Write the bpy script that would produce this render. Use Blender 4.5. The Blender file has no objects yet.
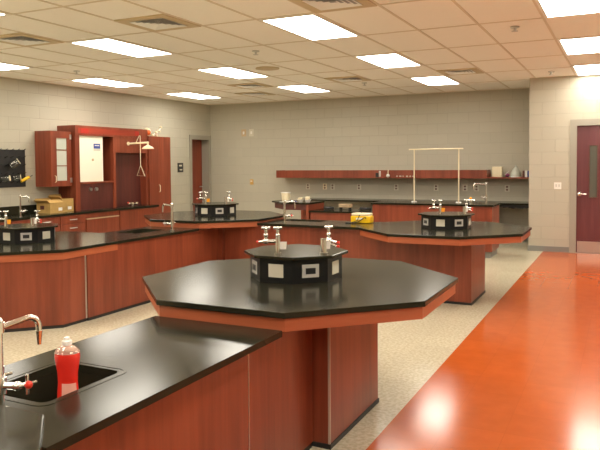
import bpy, bmesh, math, random
from mathutils import Vector, Matrix
random.seed(4)
PI = math.pi
SC = bpy.context.scene
COL = SC.collection
ORG = {}

# ---------------------------------------------------------------- materials
def new_mat(name):
    m = bpy.data.materials.new(name); m.use_nodes = True
    nt = m.node_tree; b = nt.nodes['Principled BSDF']
    return m, nt, b

def plain(name, col, rough=.5, metal=0., spec=.5, trans=0., coat=0., noise=0., nscale=20., bump=0.):
    m, nt, b = new_mat(name)
    b.inputs['Base Color'].default_value = (*col, 1)
    b.inputs['Roughness'].default_value = rough
    b.inputs['Metallic'].default_value = metal
    b.inputs['Specular IOR Level'].default_value = spec
    b.inputs['Transmission Weight'].default_value = trans
    b.inputs['Coat Weight'].default_value = coat
    if noise or bump:
        tc = nt.nodes.new('ShaderNodeTexCoord')
        n = nt.nodes.new('ShaderNodeTexNoise'); n.inputs['Scale'].default_value = nscale; n.inputs['Detail'].default_value = 4
        nt.links.new(tc.outputs['Object'], n.inputs['Vector'])
        if noise:
            r = nt.nodes.new('ShaderNodeValToRGB')
            r.color_ramp.elements[0].position = .3; r.color_ramp.elements[1].position = .7
            r.color_ramp.elements[0].color = (*[c*(1-noise) for c in col], 1)
            r.color_ramp.elements[1].color = (*[min(1, c*(1+noise)) for c in col], 1)
            nt.links.new(n.outputs['Fac'], r.inputs['Fac']); nt.links.new(r.outputs['Color'], b.inputs['Base Color'])
        if bump:
            bp = nt.nodes.new('ShaderNodeBump'); bp.inputs['Strength'].default_value = bump; bp.inputs['Distance'].default_value = .005
            nt.links.new(n.outputs['Fac'], bp.inputs['Height']); nt.links.new(bp.outputs['Normal'], b.inputs['Normal'])
    return m

def wood(name, dark, light, horizontal=False, rough=.32):
    m, nt, b = new_mat(name)
    geo = nt.nodes.new('ShaderNodeNewGeometry')
    mp = nt.nodes.new('ShaderNodeMapping')
    mp.inputs['Scale'].default_value = (2.2, 2.2, 34) if horizontal else (26, 26, 1.4)
    nt.links.new(geo.outputs['Position'], mp.inputs['Vector'])
    n = nt.nodes.new('ShaderNodeTexNoise'); n.inputs['Scale'].default_value = 1; n.inputs['Detail'].default_value = 5; n.inputs['Roughness'].default_value = .6
    nt.links.new(mp.outputs['Vector'], n.inputs['Vector'])
    mp2 = nt.nodes.new('ShaderNodeMapping'); mp2.inputs['Scale'].default_value = (1, 1, 4) if horizontal else (4, 4, .5)
    nt.links.new(geo.outputs['Position'], mp2.inputs['Vector'])
    n2 = nt.nodes.new('ShaderNodeTexNoise'); n2.inputs['Scale'].default_value = 1.3; n2.inputs['Detail'].default_value = 2
    nt.links.new(mp2.outputs['Vector'], n2.inputs['Vector'])
    mx = nt.nodes.new('ShaderNodeMath'); mx.operation = 'MULTIPLY_ADD'; mx.inputs[1].default_value = .5
    nt.links.new(n.outputs['Fac'], mx.inputs[0])
    ad = nt.nodes.new('ShaderNodeMath'); ad.operation = 'MULTIPLY'; ad.inputs[1].default_value = .5
    nt.links.new(n2.outputs['Fac'], ad.inputs[0]); nt.links.new(ad.outputs[0], mx.inputs[2])
    r = nt.nodes.new('ShaderNodeValToRGB')
    r.color_ramp.elements[0].position = .34; r.color_ramp.elements[1].position = .66
    r.color_ramp.elements[0].color = (*dark, 1); r.color_ramp.elements[1].color = (*light, 1)
    nt.links.new(mx.outputs[0], r.inputs['Fac']); nt.links.new(r.outputs['Color'], b.inputs['Base Color'])
    b.inputs['Roughness'].default_value = rough
    return m

def block_wall(name, col, mort):
    m, nt, b = new_mat(name)
    geo = nt.nodes.new('ShaderNodeNewGeometry'); sp = nt.nodes.new('ShaderNodeSeparateXYZ')
    nt.links.new(geo.outputs['Position'], sp.inputs[0])
    ad = nt.nodes.new('ShaderNodeMath'); ad.operation = 'ADD'
    nt.links.new(sp.outputs[0], ad.inputs[0]); nt.links.new(sp.outputs[1], ad.inputs[1])
    ad2 = nt.nodes.new('ShaderNodeMath'); ad2.operation = 'ADD'; ad2.inputs[1].default_value = 40.1
    nt.links.new(ad.outputs[0], ad2.inputs[0])
    cb = nt.nodes.new('ShaderNodeCombineXYZ'); nt.links.new(ad2.outputs[0], cb.inputs[0]); nt.links.new(sp.outputs[2], cb.inputs[1])
    br = nt.nodes.new('ShaderNodeTexBrick')
    br.inputs['Scale'].default_value = 1; br.inputs['Brick Width'].default_value = .4064; br.inputs['Row Height'].default_value = .2032
    br.inputs['Mortar Size'].default_value = .006; br.inputs['Mortar Smooth'].default_value = .4; br.offset = .5
    br.inputs['Color1'].default_value = (*col, 1); br.inputs['Color2'].default_value = (*[c*.965 for c in col], 1); br.inputs['Mortar'].default_value = (*mort, 1)
    nt.links.new(cb.outputs[0], br.inputs['Vector'])
    n = nt.nodes.new('ShaderNodeTexNoise'); n.inputs['Scale'].default_value = 60; nt.links.new(geo.outputs['Position'], n.inputs['Vector'])
    nt.links.new(br.outputs['Color'], b.inputs['Base Color'])
    iv = nt.nodes.new('ShaderNodeMath'); iv.operation = 'SUBTRACT'
    k = nt.nodes.new('ShaderNodeMath'); k.operation = 'MULTIPLY'; k.inputs[1].default_value = .12
    nt.links.new(n.outputs['Fac'], k.inputs[0]); nt.links.new(k.outputs[0], iv.inputs[0]); nt.links.new(br.outputs['Fac'], iv.inputs[1])
    bp = nt.nodes.new('ShaderNodeBump'); bp.inputs['Strength'].default_value = .5; bp.inputs['Distance'].default_value = .006
    nt.links.new(iv.outputs[0], bp.inputs['Height']); nt.links.new(bp.outputs['Normal'], b.inputs['Normal'])
    b.inputs['Roughness'].default_value = .55
    b.inputs['Specular IOR Level'].default_value = .3
    return m

def tile_floor(name, c1, c2, rough, nscale, seam, speck=(.38, .62), coat=0.):
    m, nt, b = new_mat(name)
    geo = nt.nodes.new('ShaderNodeNewGeometry')
    n = nt.nodes.new('ShaderNodeTexNoise'); n.inputs['Scale'].default_value = nscale; n.inputs['Detail'].default_value = 3
    nt.links.new(geo.outputs['Position'], n.inputs['Vector'])
    r = nt.nodes.new('ShaderNodeValToRGB'); r.color_ramp.elements[0].position = speck[0]; r.color_ramp.elements[1].position = speck[1]
    r.color_ramp.elements[0].color = (*c1, 1); r.color_ramp.elements[1].color = (*c2, 1)
    nt.links.new(n.outputs['Fac'], r.inputs['Fac'])
    br = nt.nodes.new('ShaderNodeTexBrick'); br.offset = 0
    br.inputs['Scale'].default_value = 1; br.inputs['Brick Width'].default_value = .3048; br.inputs['Row Height'].default_value = .3048
    br.inputs['Mortar Size'].default_value = .0018
    br.inputs['Color1'].default_value = (1, 1, 1, 1); br.inputs['Color2'].default_value = (.93, .93, .93, 1); br.inputs['Mortar'].default_value = (seam, seam, seam, 1)
    mp = nt.nodes.new('ShaderNodeMapping'); mp.inputs['Location'].default_value = (30.48+1.126, 30.48, 0)
    nt.links.new(geo.outputs['Position'], mp.inputs['Vector']); nt.links.new(mp.outputs[0], br.inputs['Vector'])
    mx = nt.nodes.new('ShaderNodeMix'); mx.data_type = 'RGBA'; mx.blend_type = 'MULTIPLY'; mx.inputs['Factor'].default_value = 1
    nt.links.new(r.outputs['Color'], mx.inputs['A']); nt.links.new(br.outputs['Color'], mx.inputs['B'])
    nt.links.new(mx.outputs['Result'], b.inputs['Base Color'])
    n2 = nt.nodes.new('ShaderNodeTexNoise'); n2.inputs['Scale'].default_value = 2.5; n2.inputs['Detail'].default_value = 4
    nt.links.new(geo.outputs['Position'], n2.inputs['Vector'])
    mr = nt.nodes.new('ShaderNodeMapRange'); mr.inputs['To Min'].default_value = rough*.95; mr.inputs['To Max'].default_value = rough*1.08
    nt.links.new(n2.outputs['Fac'], mr.inputs['Value']); nt.links.new(mr.outputs['Result'], b.inputs['Roughness']); b.inputs['Specular IOR Level'].default_value = .28
    return m

M = {}
M['wall'] = block_wall('painted_block', (.49, .455, .36), (.44, .405, .32))
M['ceiling'] = plain('ceiling_tile', (.95, .915, .85), .9, noise=.02, nscale=90, bump=.15)
M['tbar'] = plain('ceiling_grid_metal', (.72, .63, .50), .5)
M['tan'] = tile_floor('tan_vinyl_tile', (.48, .43, .30), (.62, .555, .41), .22, 45, .86)
M['orange'] = tile_floor('orange_vinyl_tile', (.45, .088, .015), (.52, .107, .020), .15, 9, .86, (.2, .8))
M['base'] = plain('grey_cove_base', (.22, .22, .20), .5)
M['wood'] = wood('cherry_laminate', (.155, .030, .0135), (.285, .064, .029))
M['woodh'] = wood('cherry_laminate_edge', (.34, .084, .033), (.46, .122, .050), True)  # apron laminate, colour raised to stand in for flash light
M['woodd'] = wood('dark_cherry_laminate', (.085, .022, .018), (.135, .036, .028))
M['black'] = plain('black_epoxy_resin', (.021, .0195, .012), .16, spec=.13, noise=.3, nscale=3)
M['black'].node_tree.nodes['Principled BSDF'].inputs['Specular Tint'].default_value = (1, .93, .74, 1)  # warm cast of the light put into the reflections; resin has no tint
M['housing'] = plain('black_housing', (.010, .010, .010), .35, spec=.3)
M['outlet'] = plain('silver_outlet_plate', (.72, .71, .68), .25, metal=.35)
M['trim'] = plain('dull_trim', (.42, .33, .26), .4)
M['kick'] = plain('black_rubber_kick', (.012, .012, .012), .5)
M['chrome'] = plain('chrome', (.82, .82, .80), .12, metal=1)
M['steel'] = plain('brushed_steel', (.62, .60, .56), .32, metal=1)
M['plate'] = plain('almond_cover_plate', (.62, .58, .47), .35)
M['white'] = plain('white_plastic', (.83, .80, .74), .4)
M['cream'] = plain('cream_paint', (.80, .70, .48), .4)
M['panelw'] = plain('white_sash_panel', (.88, .82, .68), .4)
M['socket'] = plain('black_socket', (.02, .02, .02), .4)
M['redtip'] = plain('red_plastic', (.75, .04, .02), .35)
M['orangetag'] = plain('orange_tag', (.95, .38, .02), .4)
M['door'] = wood('burgundy_door', (.115, .034, .038), (.165, .052, .055), rough=.25)
M['doorl'] = wood('red_brown_door', (.17, .030, .014), (.27, .055, .024), rough=.35)
M['frame'] = plain('grey_door_frame', (.34, .315, .255), .4)
M['glassd'] = plain('dark_vision_glass', (.10, .10, .08), .08, spec=.6)
M['frost'] = plain('frosted_cabinet_glass', (.52, .54, .47), .25, spec=.6)
M['card'] = plain('cardboard', (.50, .31, .095), .8, noise=.08)
M['peg'] = plain('black_pegboard', (.013, .013, .013), .45)
M['glass'] = plain('clear_glass', (.95, .97, .95), .03, trans=1)
M['clearp'] = plain('clear_red_tint_plastic', (1, .72, .62), .06, trans=.9)
M['soap'] = plain('red_soap', (.86, .035, .022), .12, coat=.6)
M['soaplab'] = plain('pink_label', (.90, .42, .33), .4)
M['yellow'] = plain('yellow_plastic', (.90, .55, .01), .3)
M['cord'] = plain('black_cord', (.015, .015, .015), .5)
M['blue'] = plain('blue_sign', (.03, .06, .28), .4)
M['redmark'] = plain('red_mark_colour', (.42, .022, .012), .4)
M['vent'] = plain('vent_frame_paint', (.60, .48, .30), .5)
M['louver'] = plain('vent_louver_metal', (.90, .90, .88), .4)
M['ventdark'] = plain('vent_grey', (.42, .42, .42), .8)
M['tan_wood'] = plain('tan_rack_wood', (.55, .40, .24), .6)
M['lampf'] = plain('light_frame', (.85, .82, .76), .4)
m, nt, b = new_mat('lit_diffuser')
b.inputs['Base Color'].default_value = (.9, .9, .88, 1)
b.inputs['Emission Color'].default_value = (1, .945, .835, 1)
b.inputs['Emission Strength'].default_value = 17.5
M['lit'] = m

# ---------------------------------------------------------------- mesh builder
class MB:
    def __init__(s): s.bm = bmesh.new()
    def box(s, x0, x1, y0, y1, z0, z1):
        v = [s.bm.verts.new((x, y, z)) for z in (z0, z1) for x, y in ((x0, y0), (x1, y0), (x1, y1), (x0, y1))]
        for f in ((3, 2, 1, 0), (4, 5, 6, 7), (0, 1, 5, 4), (1, 2, 6, 5), (2, 3, 7, 6), (3, 0, 4, 7)):
            s.bm.faces.new([v[i] for i in f])
        return s
    def prism(s, poly, z0, z1):
        a = [s.bm.verts.new((x, y, z0)) for x, y in poly]; b = [s.bm.verts.new((x, y, z1)) for x, y in poly]
        n = len(poly); s.bm.faces.new(a[::-1]); s.bm.faces.new(b)
        for i in range(n): s.bm.faces.new((a[i], a[(i+1) % n], b[(i+1) % n], b[i]))
        return s
    def ring(s, outer, inner, z0, z1):
        n = len(outer)
        L = [[s.bm.verts.new((x, y, z)) for x, y in p] for p in (outer, inner) for z in (z0, z1)]
        ob, ot, ib, it = L
        for i in range(n):
            j = (i+1) % n
            s.bm.faces.new((ob[i], ob[j], ot[j], ot[i])); s.bm.faces.new((ib[j], ib[i], it[i], it[j]))
            s.bm.faces.new((ot[i], ot[j], it[j], it[i])); s.bm.faces.new((ob[j], ob[i], ib[i], ib[j]))
        return s
    def holed(s, outer, hole, z0, z1):
        tmp = bmesh.new()
        def loop(p):
            v = [tmp.verts.new((x, y, z1)) for x, y in p]
            return [tmp.edges.new((v[i], v[(i+1) % len(v)])) for i in range(len(v))]
        e = loop(outer) + loop(hole)
        bmesh.ops.triangle_fill(tmp, edges=e, use_beauty=True)
        for f in tmp.faces:
            f.normal_update()
            if f.normal.z < 0: f.normal_flip()
        r = bmesh.ops.extrude_face_region(tmp, geom=list(tmp.faces))
        for g in r['geom']:
            if isinstance(g, bmesh.types.BMVert): g.co.z = z0
        bmesh.ops.recalc_face_normals(tmp, faces=tmp.faces)
        me = bpy.data.meshes.new('t'); tmp.to_mesh(me); tmp.free(); s.bm.from_mesh(me); bpy.data.meshes.remove(me)
        return s
    def cyl(s, p, q, r, r2=None, n=16):
        p, q = Vector(p), Vector(q); d = q-p; L = d.length
        mt = Matrix.Translation((p+q)/2) @ d.to_track_quat('Z', 'Y').to_matrix().to_4x4()
        bmesh.ops.create_cone(s.bm, cap_ends=True, segments=n, radius1=r, radius2=r if r2 is None else r2, depth=L, matrix=mt)
        return s
    def ball(s, c, r, sx=1, sy=1, sz=1, n=14):
        mt = Matrix.Translation(c) @ Matrix.Diagonal((sx, sy, sz, 1))
        bmesh.ops.create_uvsphere(s.bm, u_segments=n, v_segments=n//2+2, radius=r, matrix=mt)
        return s
    def tube(s, pts, r, n=10):
        P = [Vector(p) for p in pts]; rings = []
        for i, p in enumerate(P):
            t = (P[min(i+1, len(P)-1)]-P[max(i-1, 0)]).normalized()
            q = t.to_track_quat('Z', 'Y')
            rings.append([s.bm.verts.new(p+q @ Vector((r*math.cos(2*PI*k/n), r*math.sin(2*PI*k/n), 0))) for k in range(n)])
        # align rings
        for i in range(1, len(rings)):
            a = rings[i-1][0].co
            k = min(range(n), key=lambda j: (rings[i][j].co-a).length)
            rings[i] = rings[i][k:]+rings[i][:k]
        for a, b in zip(rings, rings[1:]):
            for k in range(n): s.bm.faces.new((a[k], a[(k+1) % n], b[(k+1) % n], b[k]))
        s.bm.faces.new(rings[0][::-1]); s.bm.faces.new(rings[-1])
        return s
    def lathe(s, c, prof, n=24, sx=1., sy=1.):
        rings = []
        for r, z in prof:
            rings.append([s.bm.verts.new((c[0]+sx*r*math.cos(2*PI*k/n), c[1]+sy*r*math.sin(2*PI*k/n), c[2]+z)) for k in range(n)])
        for a, b in zip(rings, rings[1:]):
            for k in range(n): s.bm.faces.new((a[k], a[(k+1) % n], b[(k+1) % n], b[k]))
        if prof[0][0] > 1e-4: s.bm.faces.new(rings[0][::-1])
        if prof[-1][0] > 1e-4: s.bm.faces.new(rings[-1])
        return s
    def quad_slab(s, c, u, v, w, h, t):
        """thin box centred at c, width axis u, height axis v, thickness t along u x v"""
        c, u, v = Vector(c), Vector(u).normalized(), Vector(v).normalized(); nrm = u.cross(v)
        V = [s.bm.verts.new(c+u*a*w/2+v*b*h/2+nrm*d) for d in (0, t) for a, b in ((-1, -1), (1, -1), (1, 1), (-1, 1))]
        for f in ((3, 2, 1, 0), (4, 5, 6, 7), (0, 1, 5, 4), (1, 2, 6, 5), (2, 3, 7, 6), (3, 0, 4, 7)):
            s.bm.faces.new([V[i] for i in f])
        return s
    def bevel(s, w, seg=2, ang=35):
        bmesh.ops.recalc_face_normals(s.bm, faces=s.bm.faces)
        e = [x for x in s.bm.edges if len(x.link_faces) == 2 and x.calc_face_angle(0) > math.radians(ang)]
        bmesh.ops.bevel(s.bm, geom=e, offset=w, segments=seg, affect='EDGES', profile=.6)
        return s
    def build(s, name, mat, parent=None, smooth=False, world=True):
        bmesh.ops.recalc_face_normals(s.bm, faces=s.bm.faces)
        if parent is not None and world:
            bmesh.ops.translate(s.bm, verts=s.bm.verts, vec=-Vector(ORG[parent.name]))
        me = bpy.data.meshes.new(name); s.bm.to_mesh(me); s.bm.free()
        mats = mat if isinstance(mat, list) else [mat]
        for x in mats: me.materials.append(x)
        if smooth:
            for p in me.polygons: p.use_smooth = True
            if hasattr(me, 'set_sharp_from_angle'): me.set_sharp_from_angle(angle=math.radians(38))
        o = bpy.data.objects.new(name, me); COL.objects.link(o)
        if parent is not None:
            o.parent = parent; ORG[o.name] = ORG[parent.name]
        return o

def thing(name, label, cat, loc=(0, 0, 0), group=None):
    o = bpy.data.objects.new(name, None); COL.objects.link(o); o.location = loc; o.empty_display_size = .1
    ORG[o.name] = tuple(loc); o['label'] = label; o['category'] = cat
    if group: o['group'] = group
    return o
def tag(o, label, cat, group=None):
    o['label'] = label; o['category'] = cat
    if group: o['group'] = group
    return o
def solo(mb, name, mat, label, cat, loc, group=None, smooth=False):
    bmesh.ops.translate(mb.bm, verts=mb.bm.verts, vec=-Vector(loc))
    o = mb.build(name, mat, None, smooth); o.location = loc; ORG[o.name] = tuple(loc)
    return tag(o, label, cat, group)
def struct(o): o['kind'] = 'structure'; return o
def kids(o): return [c for c in bpy.data.objects if c.parent == o]
def copy_tree(o, loc, label, parent=None):
    c = o.copy(); COL.objects.link(c)
    if parent is not None: c.parent = parent
    else:
        c.location = loc; c['label'] = label
    ORG[c.name] = tuple(loc)
    for ch in kids(o): copy_tree(ch, loc, None, c)
    return c
def octo(cx, cy, W):
    s = W/2; h = W*.20711
    return [(cx-h, cy-s), (cx+h, cy-s), (cx+s, cy-h), (cx+s, cy+h), (cx+h, cy+s), (cx-h, cy+s), (cx-s, cy+h), (cx-s, cy-h)]

# ---------------------------------------------------------------- room shell
XL, XR, YN, YB, YS, XC, H = -8.6, 4.6, -3.9, 12.95, 11.45, -1.355, 2.84
XF = -1.126
XO = .70  # unseen floor past here set tan to cut orange bounce on the ceiling
mb = MB()
mb.box(XL-.3, XF, YN-.2, YB+.2, -.1, 0)
mb.box(XF, XO, YN-.2, YB+.2, -.1, 0)
mb.box(XO, XR+.2, YN-.2, YB+.2, -.1, 0)
fl = struct(mb.build('floor', [M['tan'], M['orange']]))
for p in fl.data.polygons:
    if XF+.01 < p.center.x < XO-.01: p.material_index = 1
struct(MB().box(XL-.3, XR+.2, YN-.2, YB+.2, H, H+.12).build('ceiling', M['ceiling']))
# left wall with a door opening close to the back corner
DY0, DY1, DH = 12.15, 12.90, 2.07
mb = MB().box(XL-.3, XL, YN-.2, DY0, 0, H).box(XL-.3, XL, DY1, YB+.2, 0, H).box(XL-.3, XL, DY0, DY1, DH, H)
struct(mb.build('wall_left', M['wall']))
struct(MB().box(XL, XC, YB, YB+.2, 0, H).build('wall_back', M['wall']))
DX0, DX1 = -.675, .29
mb = MB().box(XC, DX0, YS, YS+.2, 0, H).box(DX1, XR, YS, YS+.2, 0, H).box(DX0, DX1, YS, YS+.2, 2.09, H).box(XC, XC+.2, YS+.2, YB+.2, 0, H)
struct(mb.build('wall_front_of_corridor', M['wall']))
struct(MB().box(XR, XR+.2, YN-.2, YS+.2, 0, H).build('wall_right', M['wall']))
struct(MB().box(XL, XR, YN-.2, YN, 0, H).build('wall_rear', M['wall']))
struct(MB().box(XC-.012, DX0-.05, YS-.012, YS, 0, .09).box(DX1+.05, XR, YS-.012, YS, 0, .09).box(XC-.012, XC, YS, YB, 0, .09).build('baseboard_right', M['base']))
struct(MB().box(XL, XC-.012, YB-.012, YB, 0, .09).build('baseboard_back', M['base']))
struct(MB().box(XL, XL+.012, 10.9, DY0-.05, 0, .09).build('baseboard_left', M['base']))
# ceiling grid
GX, GY = -.655, 6.723
mb = MB()
i0, i1 = math.ceil((XL-GX)/.6096), math.floor((XR-GX)/.6096)
for i in range(i0, i1+1):
    x = GX+.6096*i
    y1 = YB if x < XC else YS
    mb.box(x-.012, x+.012, YN, y1, H-.006, H)
j0, j1 = math.ceil((YN-GY)/1.2192), math.floor((YB-GY)/1.2192)
for j in range(j0, j1+1):
    y = GY+1.2192*j
    mb.box(XL, XR if y < YS else XC, y-.012, y+.012, H-.005, H)
mb.box(XL, XL+.02, YN, YB, H-.005, H).box(XL, XC, YB-.02, YB, H-.005, H).box(XC, XR, YS-.02, YS, H-.005, H)
struct(mb.build('trim_1', M['tbar']))

# door 1: right hand wall
d = struct(MB().box(DX0+.045, DX1-.045, YS+.03, YS+.075, .008, 2.04).build('door_1', M['door']))
ORG[d.name] = (0, 0, 0)
MB().box(-.44, -.33, YS+.022, YS+.03, .90, 1.72).build('vision_window', M['glassd'], d)
mbw = MB()
for a in ((-.455, -.44, .885, 1.735), (-.33, -.315, .885, 1.735), (-.44, -.33, .885, .90), (-.44, -.33, 1.72, 1.735)):
    mbw.box(a[0], a[1], YS+.016, YS+.03, a[2], a[3])
mbw.build('window_frame', M['woodd'], d)
MB().box(DX0+.06, DX1-.06, YS+.024, YS+.03, .012, .19).build('kick_plate', M['steel'], d)
h = MB().cyl((-.585, YS+.03, .95), (-.585, YS+.015, .95), .035).cyl((-.585, YS+.02, .95), (-.585, YS-.03, .95), .012).ball((-.585, YS-.045, .95), .03, 1, .75, 1)
h.cyl((-.585, YS-.03, .95), (-.48, YS-.03, .95), .009)
h.build('door_handle', M['chrome'], d, True)
mb = MB().box(DX0-.055, DX0+.045, YS-.015, YS+.2, 0, 2.14).box(DX1-.045, DX1+.055, YS-.015, YS+.2, 0, 2.14).box(DX0+.045, DX1-.045, YS-.015, YS+.2, 2.04, 2.14)
struct(mb.build('trim_2', M['frame']))
struct(MB().box(DX0+.045, DX1-.045, YS-.01, YS+.1, 0, .008).build('trim_3', M['steel']))
# door 2: left wall by the back corner, set deep in its frame
d2 = struct(MB().box(XL-.24, XL-.195, DY0+.04, DY1-.04, .008, DH-.04).build('door_2', M['doorl'])); ORG[d2.name] = (0, 0, 0)
MB().box(XL-.195, XL-.187, 12.24, 12.36, .85, 1.80).build('vision_window', M['glassd'], d2)
MB().cyl((XL-.195, 12.78, .95), (XL-.14, 12.78, .95), .012).cyl((XL-.14, 12.79, .95), (XL-.14, 12.68, .95), .01).build('door_handle', M['steel'], d2, True)
mb = MB().box(XL-.28, XL+.012, DY0-.05, DY0+.04, 0, DH+.05).box(XL-.28, XL+.012, DY1-.04, DY1+.045, 0, DH+.05).box(XL-.28, XL+.012, DY0+.04, DY1-.04, DH-.04, DH+.05)
struct(mb.build('trim_4', M['frame']))

# ---------------------------------------------------------------- ceiling fixtures
def light_at(i, j, label, group):
    x0, y0 = GX+.6096*i, GY+1.2192*j
    if x0 > XC and y0+1.2192 > YS: y0 = YS-.03-1.2192
    t = thing('ceiling_light', label, 'ceiling light', (x0+.3048, y0+.6096, H-.012), group)
    MB().box(x0+.045, x0+.565, y0+.045, y0+1.174, H-.009, H-.0035).build('diffuser', M['lit'], t)
    o = [(x0+.014, y0+.014), (x0+.596, y0+.014), (x0+.596, y0+1.205), (x0+.014, y0+1.205)]
    n = [(x0+.045, y0+.045), (x0+.565, y0+.045), (x0+.565, y0+1.174), (x0+.045, y0+1.174)]
    MB().ring(o, n, H-.012, H).build('frame', M['lampf'], t)
cn = {-12: 'column by the left wall', -8: 'second column from the left wall', -4: 'third column from the left wall', 0: 'column over the orange floor'}
rn = {3: 'rearmost row', 1: 'second row from the back', -1: 'third row from the back'}
seen = {(-12, 3), (-12, 1), (-12, -1), (-8, 3), (-8, 1), (-8, -1), (-4, 3), (-4, 1), (-4, -1), (0, 3), (0, 1), (0, -1)}
for i in (-12, -8, -4, 0, 4):
    for j in (3, 1, -1, -3, -5, -7):
        if (i, j) in seen: light_at(i, j, 'lit ceiling panel, %s, %s' % (rn[j], cn[i]), 'lit ceiling panels')
        elif (i, j) == (-8, -3): light_at(i, j, 'lit ceiling panel cut off by the top left corner of the photo', 'lit ceiling panels')
        else: light_at(i, j, 'lit ceiling panel beyond the edges of the photo', 'ceiling panels out of the picture')
def vent_at(i, j, label, lit=False):
    x0, y0 = GX+.6096*i+.012, GY+1.2192*j+.012; w = .5856
    t = thing('ceiling_vent', label, 'ceiling vent', (x0+w/2, y0+w/2, H-.02), 'square ceiling vents')
    def sq(a): return [(x0+a, y0+a), (x0+w-a, y0+a), (x0+w-a, y0+w-a), (x0+a, y0+w-a)]
    MB().ring(sq(0), sq(.09), H-.014, H).build('frame', M['vent'], t)
    MB().prism(sq(.09), H-.004, H-.001).build('backing', M['ventdark'], t)
    mb = MB()
    for k in range(4):
        a = .095+.045*k
        o = sq(a); q = sq(a+.034)
        L = [[mb.bm.verts.new((x, y, z)) for x, y in p] for p, z in ((o, H-.018), (q, H-.006))]
        for n in range(4): mb.bm.faces.new((L[0][n], L[0][(n+1) % 4], L[1][(n+1) % 4], L[1][n]))
    mb.build('louver', M['louver'], t)
vent_at(-6, -1.5, 'square tan framed ceiling vent at the upper left, in front of a lit panel')
vent_at(-9, -1.5, 'square tan framed ceiling vent nearest the left edge')
vent_at(-3, -1.5, 'square tan framed ceiling vent cut off at the top centre')
vent_at(-9, 2.5, 'far ceiling vent left of centre, nearer of the close pair')
vent_at(-10, 3.5, 'far ceiling vent left of centre, close to the back wall')
vent_at(-6, 2.5, 'far tan ceiling vent near the centre of the room')
vent_at(-3, 2.5, 'far tan ceiling vent right of centre above the gantry')
def sprinkler(i, j, label):
    x, y = GX+.6096*i, GY+1.2192*j
    t = thing('sprinkler_head', label, 'sprinkler', (x, y, H), 'ceiling sprinkler heads')
    MB().cyl((x, y, H), (x, y, H-.012), .045).build('escutcheon', M['steel'], t, True)
    MB().cyl((x, y, H-.012), (x, y, H-.045), .013).cyl((x, y, H-.045), (x, y, H-.05), .032).build('nozzle', M['steel'], t, True)
sprinkler(-.5, .25, 'sprinkler head in the near right ceiling beside the orange floor lights')
sprinkler(-5.45, .25, 'sprinkler head in the ceiling centre left')
sprinkler(-10.6, .45, 'sprinkler head near the left wall')
sprinkler(-.5, 3.3, 'sprinkler head close to the wall above the grey light switch')
sprinkler(-5.4, 3.25, 'sprinkler head close to the back wall in the middle')
sx, sy = GX-.6096*6.4, GY+1.2192*1.35
t = thing('ceiling_speaker', 'round tan ceiling speaker between two lit panels', 'speaker', (sx, sy, H))
MB().cyl((sx, sy, H), (sx, sy, H-.012), .17, n=32).build('rim', M['vent'], t, True)
MB().cyl((sx, sy, H-.012), (sx, sy, H-.016), .145, n=32).build('grille', M['vent'], t, True)

# ---------------------------------------------------------------- octagonal tables
ZH, ZM, ZL, ST = .80, .755, .715, .028
AP = .062
TG = 'octagonal black-topped lab tables'
def octagon_table(cx, cy, W, z, label, ped='square', trim=False):
    t = thing('octagonal_table', label, 'lab table', (cx, cy, 0), TG)
    MB().prism(octo(cx, cy, W), z-ST, z).bevel(.004, 2).build('tabletop', M['black'], t)
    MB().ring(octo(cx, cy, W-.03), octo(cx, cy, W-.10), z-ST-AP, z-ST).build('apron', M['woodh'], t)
    MB().prism(octo(cx, cy, W-.10), z-ST-.02, z-ST-.001).build('subtop', M['woodd'], t)
    if ped == 'square':
        x0, x1, y0, y1 = cx-.38, cx+.38, cy-.41, cy+.33
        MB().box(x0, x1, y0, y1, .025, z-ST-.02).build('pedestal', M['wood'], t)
        MB().box(x0-.006, x1+.006, y0-.006, y1+.006, 0, .025).build('toe_kick', M['kick'], t)
        if trim: MB().box(x1-.009, x1+.002, y0-.002, y0+.009, .025, z-ST-.02).build('corner_trim', M['trim'], t)
    else:
        P = ped
        MB().prism(P, .03, z-ST-.02).build('pedestal', M['wood'], t)
        k = [(cx+(x-cx)*.99, cy+(y-cy)*.99) for x, y in P]
        MB().prism(k, 0, .03).build('toe_kick', M['kick'], t)
        x, y = ped[3]
        MB().box(x-.004, x+.003, y-.02, y-.003, .03, z-ST-.02).build('corner_trim', M['steel'], t)
    return t
CX, CY = -1.675, 3.48
octagon_table(CX, CY, 1.73, ZH, 'large octagonal black-topped lab table in the foreground centre', trim=True)
RX, RY = -1.725, 7.24
octagon_table(RX, RY, 1.75, ZM, 'octagonal black-topped lab table at right, behind the foreground one')
BX, BY = -4.80, 7.32
octagon_table(BX, BY, 1.75, ZH, 'farthest octagonal lab table, raised above the sink bench at centre left')
LX, LY = -5.33, 4.73
l0 = octo(LX, LY, 1.69)
octagon_table(LX, LY, 1.75, ZL, 'octagonal black-topped lab table at the left edge', [l0[0], l0[1], l0[2], (l0[3][0], LY-.06), (LX-.7, LY-.06), l0[7]])
NX, NY = -1.715, .40
octagon_table(NX, NY, 1.75, ZH, 'octagonal lab table whose corner shows at the bottom left')

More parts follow.
